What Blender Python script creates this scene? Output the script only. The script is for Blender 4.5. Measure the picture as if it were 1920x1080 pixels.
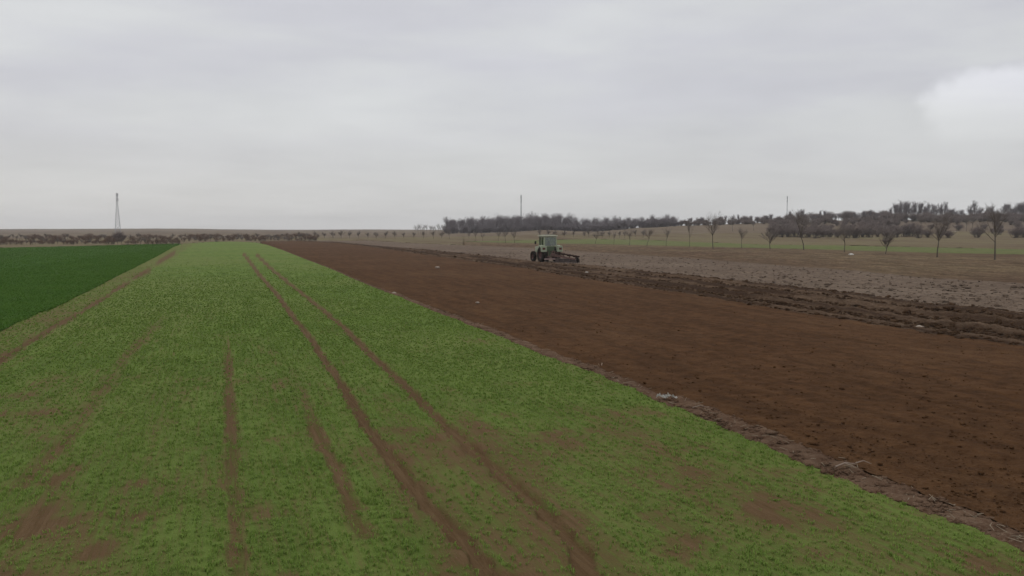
import bpy, bmesh, math, random
import numpy as np
from mathutils import Vector, Matrix

for o in list(bpy.data.objects): bpy.data.objects.remove(o)
scene = bpy.context.scene
COL = scene.collection
R = math.radians

# ------------------------------------------------------------------ camera, sky, sun, exposure
CAM_H, FPX, HOR = 3.4, 1598.0, 432.0            # metres, focal length and horizon row in 1920x1080 pixels
PITCH = math.atan((540 - HOR) / FPX)
cam_d = bpy.data.cameras.new('camera'); cam = bpy.data.objects.new('camera', cam_d); COL.objects.link(cam)
cam.location = (0, 0, CAM_H); cam.rotation_euler = (R(90) - PITCH, 0, 0)
cam_d.sensor_width = 36; cam_d.lens = 36 * FPX / 1920; cam_d.clip_start = 0.2; cam_d.clip_end = 12000
scene.camera = cam
scene.render.resolution_x, scene.render.resolution_y = 1024, 576

SUN_EL, SUN_AZ = R(38), R(-35)
world = bpy.data.worlds.new('World'); scene.world = world; world.use_nodes = True
nt = world.node_tree; nt.nodes.clear()
def N(nt, t, **k):
    n = nt.nodes.new(t)
    for a, b in k.items(): setattr(n, a, b)
    return n
def M(nt, op, a, b=None, c=None, clamp=False):
    n = nt.nodes.new('ShaderNodeMath'); n.operation = op; n.use_clamp = clamp
    for i, v in enumerate((a, b, c)):
        if v is None: continue
        if isinstance(v, (int, float)): n.inputs[i].default_value = v
        else: nt.links.new(v, n.inputs[i])
    return n.outputs[0]
def MIX(nt, f, a, b, mode='MIX'):
    n = nt.nodes.new('ShaderNodeMix'); n.data_type = 'RGBA'; n.blend_type = mode
    for i, v in ((0, f), (6, a), (7, b)):
        if isinstance(v, (int, float)): n.inputs[i].default_value = v
        elif isinstance(v, tuple): n.inputs[i].default_value = (*v, 1)
        else: nt.links.new(v, n.inputs[i])
    return n.outputs[2]
def RAMP(nt, f, lo, hi):
    n = nt.nodes.new('ShaderNodeMapRange'); n.interpolation_type = 'SMOOTHSTEP'
    nt.links.new(f, n.inputs[0]); n.inputs[1].default_value = lo; n.inputs[2].default_value = hi
    return n.outputs[0]
def NOISE(nt, vec, scale, detail=5, rough=.55, dist=0):
    n = nt.nodes.new('ShaderNodeTexNoise'); nt.links.new(vec, n.inputs['Vector'])
    n.inputs['Scale'].default_value = scale; n.inputs['Detail'].default_value = detail
    n.inputs['Roughness'].default_value = rough; n.inputs['Distortion'].default_value = dist
    return n.outputs[0]
def COMB(nt, x, y, z):
    n = nt.nodes.new('ShaderNodeCombineXYZ')
    for i, v in enumerate((x, y, z)):
        if isinstance(v, (int, float)): n.inputs[i].default_value = v
        else: nt.links.new(v, n.inputs[i])
    return n.outputs[0]

tc = N(nt, 'ShaderNodeTexCoord'); sp = N(nt, 'ShaderNodeSeparateXYZ'); nt.links.new(tc.outputs['Generated'], sp.inputs[0])
dx, dy, dz = sp.outputs
zc = M(nt, 'MAXIMUM', dz, 0.0)
den = M(nt, 'ADD', zc, 0.10)
cv = COMB(nt, M(nt, 'DIVIDE', dx, den), M(nt, 'DIVIDE', dy, den), 0)          # deck of cloud overhead
n1 = NOISE(nt, cv, 0.42, 7, .55, .4); n2 = NOISE(nt, cv, 1.4, 6, .5, .3)
cvb = COMB(nt, M(nt, 'MULTIPLY', dx, 2.2), M(nt, 'MULTIPLY', dy, 2.2), M(nt, 'MULTIPLY', dz, 11.0))
n3 = NOISE(nt, cvb, 1.6, 6, .5, .2)
band = MIX(nt, RAMP(nt, n3, .35, .66), (.622, .625, .668), (.660, .672, .682))
band = MIX(nt, RAMP(nt, dz, .03, .17), (.622, .624, .624), band)
bri = M(nt, 'ADD', M(nt, 'MULTIPLY', M(nt, 'SUBTRACT', n1, .5), .34), M(nt, 'MULTIPLY', M(nt, 'SUBTRACT', n2, .5), .12))
bri = M(nt, 'ADD', bri, M(nt, 'MULTIPLY', M(nt, 'SUBTRACT', n3, .5), .20))
bri = M(nt, 'ADD', bri, M(nt, 'ADD', 1.0, M(nt, 'MULTIPLY', RAMP(nt, dz, .28, .95), .75)))
# the one bright billow low on the right
ysafe = M(nt, 'MAXIMUM', dy, .01)
ca = M(nt, 'DIVIDE', dx, ysafe); ce = M(nt, 'DIVIDE', dz, ysafe)
bn = NOISE(nt, COMB(nt, ca, ce, 3.0), 15, 6, .5, .1)
ex = M(nt, 'SUBTRACT', ca, .590); ez = M(nt, 'SUBTRACT', ce, .128)
d2 = M(nt, 'SQRT', M(nt, 'ADD', M(nt, 'POWER', M(nt, 'DIVIDE', ex, .118), 2.0), M(nt, 'POWER', M(nt, 'DIVIDE', ez, .066), 2.0)))
bil = M(nt, 'ADD', d2, M(nt, 'MULTIPLY', M(nt, 'SUBTRACT', bn, .5), .75))
bil = M(nt, 'SUBTRACT', 1.0, RAMP(nt, bil, .82, 1.06))
bil = M(nt, 'MULTIPLY', bil, RAMP(nt, ce, .085, .165))
bil = M(nt, 'MULTIPLY', bil, M(nt, 'GREATER_THAN', dy, .02))
bri = M(nt, 'ADD', bri, M(nt, 'MULTIPLY', bil, .27))
cs = N(nt, 'ShaderNodeVectorMath', operation='SCALE'); nt.links.new(band, cs.inputs[0]); nt.links.new(bri, cs.inputs['Scale'])
sky = N(nt, 'ShaderNodeTexSky'); sky.sky_type = 'NISHITA'; sky.sun_disc = False
sky.sun_elevation = SUN_EL; sky.sun_rotation = SUN_AZ
SKY_STR = 0.10
cl = N(nt, 'ShaderNodeVectorMath', operation='SCALE'); nt.links.new(cs.outputs[0], cl.inputs[0]); cl.inputs['Scale'].default_value = 1 / SKY_STR
skc = MIX(nt, .96, sky.outputs[0], cl.outputs[0])                              # thick overcast in front of the blue
bg = N(nt, 'ShaderNodeBackground'); nt.links.new(skc, bg.inputs[0]); bg.inputs[1].default_value = SKY_STR
wo = N(nt, 'ShaderNodeOutputWorld'); nt.links.new(bg.outputs[0], wo.inputs[0])

sun_d = bpy.data.lights.new('sun', 'SUN'); sun = bpy.data.objects.new('sun', sun_d); COL.objects.link(sun)
sun_d.energy = 0.55; sun_d.angle = R(25); sun_d.color = (1, .96, .9)
sd = Vector((math.sin(SUN_AZ) * math.cos(SUN_EL), math.cos(SUN_AZ) * math.cos(SUN_EL), math.sin(SUN_EL)))
sun.rotation_euler = sd.to_track_quat('Z', 'Y').to_euler()
sun.location = (0, 0, 60)
vs = scene.view_settings
vs.view_transform = 'Standard'; vs.look = 'None'; vs.gamma = 1; vs.exposure = 0; vs.use_curve_mapping = False

# ------------------------------------------------------------------ helpers
def tag(o, label=None, cat=None, group=None, kind=None):
    if label: o['label'] = label
    if cat: o['category'] = cat
    if group: o['group'] = group
    if kind: o['kind'] = kind
    return o
def empty(name, loc, rz=0):
    o = bpy.data.objects.new(name, None); COL.objects.link(o); o.location = loc; o.rotation_euler = (0, 0, rz)
    o.empty_display_size = .3
    return o
def link(name, me, parent=None, m=None, smooth=False):
    o = bpy.data.objects.new(name, me); COL.objects.link(o)
    if parent: o.parent = parent
    if m is not None and not me.materials: me.materials.append(m)
    if smooth: me.polygons.foreach_set('use_smooth', np.ones(len(me.polygons), bool))
    return o
def np_mesh(name, v, f, smooth=False):
    """v (n,3), f (m,k) all faces of k corners"""
    me = bpy.data.meshes.new(name); v = np.asarray(v, np.float32); f = np.asarray(f, np.int32)
    me.vertices.add(len(v)); me.vertices.foreach_set('co', v.ravel())
    me.loops.add(f.size); me.loops.foreach_set('vertex_index', f.ravel())
    me.polygons.add(len(f)); me.polygons.foreach_set('loop_start', np.arange(len(f), dtype=np.int32) * f.shape[1])
    me.polygons.foreach_set('loop_total', np.full(len(f), f.shape[1], np.int32))
    if smooth: me.polygons.foreach_set('use_smooth', np.ones(len(f), bool))
    me.update(calc_edges=True); return me
def attr(me, name, arr, dom='POINT'):
    a = me.attributes.new(name, 'FLOAT', dom); a.data.foreach_set('value', np.asarray(arr, np.float32))

def _h(ix, iy, s):
    n = (ix.astype(np.int64) * 374761393 + iy.astype(np.int64) * 668265263 + s * 982451653) & 0x7fffffff
    n = ((n ^ (n >> 13)) * 1274126177) & 0x7fffffff
    n = n ^ (n >> 16)
    return (n & 0xffff) / 65535.0
def vnoise(x, y, s=0):
    ix = np.floor(x); iy = np.floor(y); fx = x - ix; fy = y - iy
    fx = fx * fx * (3 - 2 * fx); fy = fy * fy * (3 - 2 * fy)
    a = _h(ix, iy, s); b = _h(ix + 1, iy, s); c = _h(ix, iy + 1, s); d = _h(ix + 1, iy + 1, s)
    return (a + (b - a) * fx) * (1 - fy) + (c + (d - c) * fx) * fy
def fbm(x, y, s=0, o=4, g=.5):
    t = 0; a = 1; w = 0
    for i in range(o):
        t = t + a * vnoise(x * 2 ** i + 17.3 * i, y * 2 ** i - 9.1 * i, s + i); w += a; a *= g
    return t / w
def sstep(a, b, x):
    t = np.clip((x - a) / (b - a), 0, 1); return t * t * (3 - 2 * t)

# ------------------------------------------------------------------ terrain: height by direction and depth
cp, spn = math.cos(PITCH), math.sin(PITCH)
def slope_of(yp):
    t = (540 - np.asarray(yp, float)) / FPX; return (-spn + t * cp) / (cp + t * spn)
def yp_of(s):
    s = np.asarray(s, float); return 540 - FPX * (spn + s * cp) / (cp - s * spn)
YK = [250, 300, 350, 400, 460, 600, 1000, 1500, 2000]
TAB = {
 -600: [453.7, 449, 445.5, 443, 440.5, 437, 432, 429.5, 430.5],
 0:    [453.7, 449, 445.5, 443, 440.5, 437, 432, 429.3, 430.5],
 220:  [453.7, 449, 445.5, 443, 440.5, 436.5, 431.5, 428.6, 430],
 330:  [453.7, 449, 445, 442, 440, 436, 431, 428.2, 430],
 430:  [453.7, 449, 445, 442, 440, 437, 432, 430.0, 431],
 560:  [453.5, 448, 444.5, 442, 440, 437, 433, 431, 431],
 700:  [453, 447.5, 444, 441, 439, 436, 432, 430, 431],
 840:  [453, 447, 443, 440, 438, 435.5, 432, 431, 431.5],
 950:  [452.5, 446, 440, 436, 436, 435, 432, 431, 431.5],
 1010: [452, 445, 436, 429, 432.5, 434, 432, 431, 431.5],
 1060: [452, 445, 437, 431, 433, 434, 432, 431, 431.5],
 1110: [452, 446, 440, 436.5, 435, 434, 432, 431, 431.5],
 1180: [452, 445.5, 438, 431, 428, 428, 431, 431, 431.5],
 1270: [451.5, 444, 434, 427, 423, 424, 429, 430.5, 431.5],
 1400: [451, 443, 433, 424.5, 418.5, 420, 427, 430, 431.5],
 1520: [450.5, 442, 432, 422, 414.5, 417, 426, 430, 431.5],
 1650: [450.5, 442, 431, 419, 411.5, 415, 425, 430, 431.5],
 1800: [450, 441, 430, 418, 411, 414, 425, 430, 431.5],
 1920: [450, 441, 429, 417, 410, 413, 425, 430, 431.5],
 2600: [450, 441, 429, 417, 410, 413, 425, 430, 431.5]}
PXG = np.arange(-600, 2601, 20.0); LYG = np.linspace(math.log(2), math.log(3200), 500); YG = np.exp(LYG)
_rows = {}
for p, ys in TAB.items():
    z = [CAM_H + slope_of(yv) * Y for yv, Y in zip(ys, YK)]
    _rows[p] = np.interp(YG, [0, 160, 225] + YK + [3200], [0, 0, 0.05] + z + [z[-1] - 2])
_pk = sorted(_rows); _A = np.array([_rows[p] for p in _pk])
HG = np.array([np.interp(PXG, _pk, _A[:, j]) for j in range(len(YG))]).T
def smooth(a, n, ax):
    k = np.hanning(2 * n + 3)[1:-1]; k /= k.sum()
    return np.apply_along_axis(lambda r: np.convolve(np.pad(r, n, mode='edge'), k, 'valid'), ax, a)
HG = smooth(smooth(HG, 7, 1), 2, 0)
def Hay(a, Y):
    """ground height along direction a = X/Y at depth Y"""
    px = np.clip(960 + FPX * np.asarray(a, float) / cp, -600, 2600); fx = (px + 600) / 20; ix = np.clip(fx.astype(int), 0, len(PXG) - 2); fx = fx - ix
    fy = (np.log(np.clip(Y, 2, 3199)) - LYG[0]) / (LYG[1] - LYG[0]); iy = np.clip(fy.astype(int), 0, len(YG) - 2); fy = fy - iy
    return (HG[ix, iy] * (1 - fx) + HG[ix + 1, iy] * fx) * (1 - fy) + (HG[ix, iy + 1] * (1 - fx) + HG[ix + 1, iy + 1] * fx) * fy
def H(x, y):
    y = np.maximum(np.asarray(y, float), 1.0); return Hay(np.asarray(x, float) / y, y)
def depth_of(px, yp):
    """depth where the ray through pixel (px, yp) meets the ground"""
    px = np.atleast_1d(np.asarray(px, float)); yp = np.atleast_1d(np.asarray(yp, float)); out = np.empty(len(px))
    Ys = np.exp(np.linspace(math.log(1.5), math.log(1490), 900))
    for i in range(len(px)):
        a = (px[i] - 960) / FPX * cp
        pr = np.minimum.accumulate(yp_of((Hay(np.full(900, a), Ys) - CAM_H) / Ys)) - np.arange(900) * 1e-7
        out[i] = 1 / np.interp(yp[i], pr[::-1], 1 / Ys[::-1])
    return out
def at(px, yp):
    t = (540 - yp) / FPX; Y = float(depth_of([px], [yp])[0]); X = Y * (px - 960) / FPX / (cp + t * spn)
    return Vector((X, Y, float(H(X, Y))))
def at_depth(px, Y):
    X = Y * (px - 960) / FPX * cp; return Vector((X, Y, float(H(X, Y))))
def hgt(px_len, Y): return px_len / FPX * Y

PHI = math.atan((410 - 960) / FPX)               # direction of the drill rows
def uv(x, y): return x * math.sin(PHI) + y * math.cos(PHI), x * math.cos(PHI) - y * math.sin(PHI)

# ------------------------------------------------------------------ materials
def new_mat(name, spec=.03):
    m = bpy.data.materials.new(name); m.use_nodes = True; t = m.node_tree
    b = t.nodes['Principled BSDF']; b.inputs['Specular IOR Level'].default_value = spec
    return m, t, b
def geo(t): return N(t, 'ShaderNodeNewGeometry').outputs['Position']
def rowvec(t, su=1.0, sv=1.0):
    """position turned into row coordinates: x across the rows, y along"""
    mp = N(t, 'ShaderNodeMapping'); mp.vector_type = 'POINT'; t.links.new(geo(t), mp.inputs[0])
    mp.inputs['Rotation'].default_value = (0, 0, PHI); mp.inputs['Scale'].default_value = (1, 1, 1)
    m2 = N(t, 'ShaderNodeMapping'); t.links.new(mp.outputs[0], m2.inputs[0]); m2.inputs['Scale'].default_value = (sv, su, 1)
    return m2.outputs[0]
def BUMP(t, b, h, strength, dist):
    n = N(t, 'ShaderNodeBump'); n.inputs['Strength'].default_value = strength; n.inputs['Distance'].default_value = dist
    t.links.new(h, n.inputs['Height']); t.links.new(n.outputs[0], b.inputs['Normal'])
def ATTR(t, name): n = N(t, 'ShaderNodeAttribute'); n.attribute_name = name; return n.outputs['Fac']
def soil_mat(name, dark, mid, light, scale=1.0, rough=.95, lightbias=(.45, .75), bump=.05, streak=.25):
    m, t, b = new_mat(name); g = geo(t); rv = rowvec(t, .12, 1.0)
    big = NOISE(t, g, .06 * scale, 4); med = NOISE(t, g, 1.3 * scale, 6, .65); fine = NOISE(t, g, 9 * scale, 5, .7)
    st = NOISE(t, rv, 1.6, 4, .6)
    c = MIX(t, RAMP(t, med, .3, .7), dark, mid)
    f = M(t, 'ADD', M(t, 'MULTIPLY', fine, .6), M(t, 'MULTIPLY', big, .4))
    c = MIX(t, RAMP(t, f, *lightbias), c, light)
    k = M(t, 'ADD', 1 - streak / 2, M(t, 'MULTIPLY', RAMP(t, st, .3, .7), streak))
    s = N(t, 'ShaderNodeVectorMath', operation='SCALE'); t.links.new(c, s.inputs[0]); t.links.new(k, s.inputs['Scale'])
    t.links.new(s.outputs[0], b.inputs['Base Color']); b.inputs['Roughness'].default_value = rough
    BUMP(t, b, M(t, 'ADD', fine, med), 1.0, bump); return m
def furrow_shade_lines(m):
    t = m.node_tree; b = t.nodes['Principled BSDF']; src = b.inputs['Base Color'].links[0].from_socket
    c = MIX(t, ATTR(t, 'bare'), src, (.048, .028, .017)); t.links.new(c, b.inputs['Base Color'])  # shade of the furrows painted into the soil colour as dark lines
def plain(name, col, rough=.6, metal=0, var=.25, scale=6, bump=0):
    m, t, b = new_mat(name, .3 if rough < .85 else .05); tcn = N(t, 'ShaderNodeTexCoord'); n = NOISE(t, tcn.outputs['Object'], scale, 5, .6)
    c = MIX(t, n, tuple(x * (1 - var) for x in col), tuple(min(1, x * (1 + var)) for x in col))
    t.links.new(c, b.inputs['Base Color']); b.inputs['Roughness'].default_value = rough; b.inputs['Metallic'].default_value = metal
    if bump: BUMP(t, b, n, .6, bump)
    return m

def wheat_material(name, g1, g2, g3, soil1, soil2, rows=.0):
    m, t, b = new_mat(name); g = geo(t); rv = rowvec(t, .35, 1.0)
    big = NOISE(t, g, .07, 4); med = NOISE(t, rv, 1.1, 5, .6); fine = NOISE(t, rowvec(t, .16, 3.2), 3.4, 5, .7); vf = NOISE(t, g, 30, 3, .7)
    bare = ATTR(t, 'bare')
    gr = MIX(t, RAMP(t, med, .38, .62), g1, g2)
    gr = MIX(t, M(t, 'MULTIPLY', RAMP(t, big, .35, .65), .6), gr, g3)
    so = MIX(t, RAMP(t, fine, .3, .7), soil1, soil2)
    f = M(t, 'ADD', M(t, 'MULTIPLY', bare, 1.1), M(t, 'MULTIPLY', M(t, 'SUBTRACT', fine, .5), 1.5))
    f = M(t, 'ADD', f, M(t, 'MULTIPLY', M(t, 'SUBTRACT', vf, .5), .5))
    c = MIX(t, RAMP(t, f, .10, .95), gr, so)
    t.links.new(c, b.inputs['Base Color']); b.inputs['Roughness'].default_value = .9
    BUMP(t, b, M(t, 'ADD', fine, M(t, 'MULTIPLY', vf, .6)), 1.0, .05); return m

M_wheat = wheat_material('young_wheat', (.082, .128, .024), (.116, .170, .035), (.142, .166, .048), (.092, .054, .025), (.138, .088, .045))
M_dark = wheat_material('dark_crop', (.032, .084, .010), (.044, .102, .013), (.050, .104, .017), (.06, .07, .025), (.07, .06, .03))
M_margin = soil_mat('margin_soil', (.090, .050, .030), (.150, .096, .062), (.23, .165, .115), 2.0, lightbias=(.5, .72), bump=.06)
M_plough = soil_mat('harrowed_soil', (.050, .024, .0105), (.086, .043, .019), (.118, .066, .033), 1.7, bump=.045, streak=.34)
M_rough = soil_mat('turned_soil', (.050, .028, .015), (.090, .054, .031), (.170, .120, .080), 1.3, lightbias=(.52, .78), bump=.12, streak=.5)
M_turned = soil_mat('freshly_turned_soil', (.076, .046, .028), (.124, .080, .050), (.190, .138, .095), 1.3, lightbias=(.48, .74), bump=.12, streak=.3); furrow_shade_lines(M_turned)
M_pale = soil_mat('dry_stubble_soil', (.084, .059, .042), (.150, .110, .080), (.215, .166, .124), 1.1, streak=.22)
M_band = soil_mat('old_tilled_soil', (.066, .040, .025), (.115, .072, .045), (.138, .102, .058), .5, bump=.1, streak=.7, lightbias=(.42, .62))
M_greenband = wheat_material('green_strip', (.086, .104, .034), (.122, .140, .044), (.128, .130, .056), (.13, .09, .05), (.15, .11, .06))

def meadow_mat(name, cols, s=.02):
    m, t, b = new_mat(name); g = geo(t)
    a = NOISE(t, g, s, 4, .6); c2 = NOISE(t, rowvec(t, .15, 1), s * 4, 5, .6); fine = NOISE(t, g, 1.2, 5, .7)
    c = MIX(t, RAMP(t, a, .35, .65), cols[0], cols[1]); c = MIX(t, RAMP(t, c2, .4, .68), c, cols[2])
    c = MIX(t, M(t, 'MULTIPLY', RAMP(t, fine, .4, .7), .5), c, cols[3])
    t.links.new(c, b.inputs['Base Color']); b.inputs['Roughness'].default_value = .95
    BUMP(t, b, fine, 1, .2); return m
M_meadow = meadow_mat('dry_meadow', ((.135, .105, .060), (.150, .125, .065), (.105, .072, .046), (.17, .135, .085)))
M_hill = meadow_mat('far_hillside', ((.135, .100, .068), (.160, .128, .084), (.105, .076, .054), (.17, .13, .09)), .008)
M_ground = meadow_mat('base_ground', ((.09, .08, .04), (.10, .09, .045), (.09, .06, .04), (.12, .10, .06)))

# ------------------------------------------------------------------ zones of the ground
def line(*pts):
    p = np.array(pts, float); return lambda x: np.interp(x, p[:, 0], p[:, 1])
wheat_edge = line((-3000, 2070), (-600, 905), (0, 618), (25, 605), (120, 566), (207, 523), (287, 484), (325, 463), (345, 456.5), (400, 453.3), (450, 453.2), (480, 455), (500, 459),
    (532, 470), (613, 502), (698, 538), (740, 554), (819, 586), (891, 614), (979, 649), (1002, 658), (1130, 704), (1232, 748), (1270, 763), (1363, 802), (1444, 838),
    (1526, 873), (1607, 905), (1730, 950), (1852, 997), (1920, 1022), (2500, 1240), (5000, 2100))
margin_edge = line((-3000, 2070), (-600, 905), (0, 618), (25, 605), (120, 566), (207, 523), (287, 484), (325, 463), (345, 456.5), (400, 453.3), (450, 453.2), (480, 455), (500, 459),
    (532, 469), (613, 500.5), (698, 535), (740, 549), (828, 582), (891, 605), (979, 638), (1002, 646), (1130, 691), (1236, 734), (1322, 758), (1404, 790), (1485, 823), (1607, 870), (1689, 901),
    (1770, 933), (1852, 966), (1920, 990), (2500, 1200), (5000, 2060))
dark_edge = line((-3000, 480), (-600, 467), (0, 464.5), (166, 461), (320, 457), (345, 456.5), (400, 453.3), (450, 453.2), (480, 455), (500, 459))
rough_lo = line((490, 453), (560, 452.5), (640, 456), (686, 461.5), (800, 478), (990, 504), (1100, 523), (1292, 551), (1471, 581), (1634, 606), (1805, 632), (1920, 647), (2500, 735), (5000, 1100))
rough_hi = line((490, 452.5), (560, 452), (640, 455), (686, 459.5), (800, 468), (900, 478), (1000, 490), (1100, 496), (1207, 507), (1348, 522), (1467, 535), (1612, 549), (1719, 565), (1826, 575), (1920, 585), (2500, 665), (5000, 980))
pale_hi = line((490, 452), (560, 450.5), (700, 452), (800, 457), (900, 461), (1000, 465.5), (1100, 472), (1292, 484), (1441, 496), (1612, 508), (1740, 521), (1920, 531), (2500, 575), (5000, 740))
green_lo = line((870, 453.3), (1000, 456), (1120, 457.5), (1245, 460.5), (1339, 463), (1520, 467), (1617, 470), (1755, 474), (1920, 477), (2500, 488), (5000, 530))
green_hi = line((870, 453), (1000, 450), (1120, 448.5), (1245, 451), (1339, 455), (1432, 458.5), (1617, 461), (1755, 464), (1920, 467.5), (2500, 472), (5000, 500))
def b_wheat(x): return wheat_edge(x)
def b_dark(x): return np.where(x < 345, np.minimum(dark_edge(x), wheat_edge(x)), wheat_edge(x))
def b_margin(x): return np.where(x < 500, b_dark(x), np.minimum(margin_edge(x), wheat_edge(x)))
def b_plough(x): return np.where(x < 490, b_margin(x), np.minimum(rough_lo(x), b_margin(x)))
def b_rough(x): return np.where(x < 490, b_plough(x), np.minimum(rough_hi(x), b_plough(x)))
def b_pale(x): return np.where(x < 490, b_rough(x), np.minimum(pale_hi(x), b_rough(x)))
def b_band(x): return np.where(x < 870, b_pale(x), np.minimum(green_lo(x), b_pale(x)))
def b_green(x): return np.where(x < 870, b_band(x), np.minimum(green_hi(x), b_band(x)))
COLS = np.concatenate([np.arange(-2600, -400, 50), np.arange(-400, 2320, 2.5), np.arange(2320, 4600, 50)]).astype(float)
ACOL = (COLS - 960) / FPX * cp
_wob = 1 + .004 * (fbm(COLS / 9, COLS * 0, 5, 3) - .5)
def bound(fn, wob=0.0):
    y = fn(COLS) + .7 * wob * (fbm(COLS / 22, COLS * 0, 11, 3) - .5) * np.clip((fn(COLS) - 450) / 60, 0, 6)
    return depth_of(COLS, y)
print('bounds')
D = [np.full(len(COLS), 2.2)]
for fn, w in ((b_wheat, 3), (b_dark, 0), (b_margin, 4), (b_plough, 3), (b_rough, 4), (b_pale, 2), (b_band, 1), (b_green, 1)):
    D.append(np.maximum(bound(fn, w), D[-1]))
D[2] = np.where(COLS < 340, D[2], D[1])
FAR_LIM = 3000 / np.maximum(1, np.abs(ACOL))
D.append(np.maximum(np.full(len(COLS), 330.0), D[-1])); D.append(np.maximum(FAR_LIM, D[-1]))

def relief(kind, x, y, T_=None):
    u, v = uv(x, y)
    if kind == 'wheat': return (fbm(x * 2.2, y * 2.2, 1, 3) - .5) * .035
    if kind == 'dark': return (fbm(x * 1.5, y * 1.5, 2, 4) - .5) * .10 + .03
    if kind == 'margin': return (fbm(x * 3.5, y * 3.5, 3, 4) - .5) * .10 + .015
    if kind == 'plough':
        return (fbm(x * 5, y * 5, 4, 3, .6) - .5) * .05 + (fbm(v * 2.5, u * .12, 6, 3) - .5) * .06
    if kind == 'rough':
        w = T_ + .06 * (fbm(u * .05, v * .3, 8, 2) - .5)
        ridg = np.sin(w * 2 * math.pi * 3.6) * .13 + np.sin(w * 2 * math.pi * 13 + 1) * .03
        cl = fbm(x * 2.6 + .7 * y, y * 2.3 - .5 * x, 7, 5, .7); return (ridg + (cl - .5) * .27) * (.35 + .95 * fbm(x * .22, y * .22, 36, 3)) + .03
    if kind == 'pale': return (fbm(x * 2.7 + y, y * 2.4 - .4 * x, 9, 5, .7) - .5) * .19 * (.5 + fbm(x * .2, y * .2, 41, 2))
    if kind == 'band':
        return (fbm(v * .5, u * .03, 10, 3) - .5) * .35 + (fbm(x * 1.2, y * 1.2, 12, 4, .6) - .5) * .22
    if kind == 'green': return (fbm(x * .8, y * .8, 13, 3) - .5) * .12
    if kind == 'meadow': return (fbm(x * .3, y * .3, 14, 4) - .5) * .4
    return (fbm(x * .02, y * .02, 15, 4) - .5) * .8

# tracks and bare streaks in the young wheat, traced on the ground
def gpts(pts): return np.array([at(*p)[:2] for p in pts])
TRACKS = [
 ([(454, 474), (459, 478), (486, 514), (520, 552), (550, 594), (583, 633), (607, 673), (653, 739), (683, 795), (725, 846), (776, 918), (810, 952), (861, 1003), (895, 1040), (930, 1100)], .20, 1.0),
 ([(479, 475), (511, 506), (562, 546), (607, 582), (644, 612), (686, 655), (708, 675), (751, 714), (802, 765), (844, 803), (895, 846), (951, 897), (1002, 939), (1045, 982), (1083, 1025), (1110, 1080)], .22, .95),
 ([(332, 470), (310, 484), (270, 510), (170, 574), (100, 612), (50, 643), (0, 674), (-200, 792), (-500, 980)], .17, 1.0),
 ([(325, 568), (290, 612), (240, 665), (200, 720), (170, 765), (100, 850), (40, 910)], .42, .62),
 ([(420, 590), (428, 660), (430, 740), (435, 850), (440, 960), (447, 1100)], .24, .78),
 ([(512, 640), (530, 670), (560, 720), (590, 800), (625, 870), (655, 940), (680, 1000)], .28, .85),
 ([(245, 640), (120, 830), (10, 1000)], .6, .30), ([(345, 620), (320, 720), (290, 840), (260, 960)], .5, .35)]
PATCH = [(500, 735, 1.6, 5, .5), (265, 665, 1.4, 4, .4), (1250, 905, 1.0, 1.8, .62), (1130, 795, .9, 2.2, .5), (1000, 818, .8, 1.5, .5), (1230, 805, 1.0, 1.8, .5), (780, 855, .6, 1.0, .55),
         (300, 920, 1.0, 1.2, .45), (30, 980, 1.2, .9, .55), (1060, 840, .6, .9, .45), (1380, 880, .9, 1.2, .4), (1060, 990, .7, .4, .2), (880, 1050, .7, .4, .25), (600, 790, 1.0, 2.2, .35), (260, 780, 1.0, 2.2, .4), (1480, 960, 1.2, .9, .4), (1200, 1030, 1.4, .5, .35)]
TG = [(gpts(p), w, s) for p, w, s in TRACKS]
def seg_dist(x, y, P):
    d = np.full(x.shape, 1e9)
    for (x0, y0), (x1, y1) in zip(P[:-1], P[1:]):
        L = (x1 - x0) ** 2 + (y1 - y0) ** 2
        t = np.clip(((x - x0) * (x1 - x0) + (y - y0) * (y1 - y0)) / L, 0, 1)
        d = np.minimum(d, np.hypot(x - x0 - t * (x1 - x0), y - y0 - t * (y1 - y0)))
    return d
PG = [(at(p[0], p[1]), p[2], p[3], p[4]) for p in PATCH]
VL = float(uv(*at(170, 574)[:2])[1])
def bareness(x, y):
    u, v = uv(x, y)
    b = sstep(.50, .80, fbm(v * .8, u * .16, 21, 4)) * .45 + sstep(.52, .8, fbm(x * 1.6, y * 1.6, 22, 4)) * .35
    near = sstep(45, 12, u); b = b * (.40 + .75 * near) + .12 * near + .16 * sstep(17, 8, u) + .16 * near * (fbm(x * 4, y * 4, 28, 3) - .3)
    b0_ = b
    for c, ru, rv_, s in [(p, a2, b2, s2) for p, a2, b2, s2 in PG]:
        cu, cvv = uv(c.x, c.y); q = ((u - cu) / rv_) ** 2 + ((v - cvv) / ru) ** 2
        b = b + .45 * s * np.exp(-q) * (1.7 * fbm(x * 4.5, y * 4.5, 23, 4) ** 1.2)
    b = b * .8 + .34 * (v < VL + .2)
    tr = np.zeros(x.shape)
    rr_ = np.hypot(x, y)
    for P, w, s in TG:
        d = seg_dist(x, y, P) + (fbm(x * 3.5, y * 3.5, 24, 3) - .5) * np.clip(.22 - .003 * rr_, .04, .2)
        wi = w * .68 * np.clip(1 + (rr_ - 22) / 100, 1, 2.3)
        soft = s < .9; st = np.hypot(x - P[0][0], y - P[0][1])
        k = s * (1 - sstep(wi * (.1 if soft else .45), wi * (1.5 if soft else 1.25), d))
        if soft: k = k * sstep(0, 14, st) * (.55 + .8 * fbm(u * .5, v * 1.5, 27, 3))
        tr = np.maximum(tr, k)
    return np.clip(np.maximum(b, tr), 0, 1), tr

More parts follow.
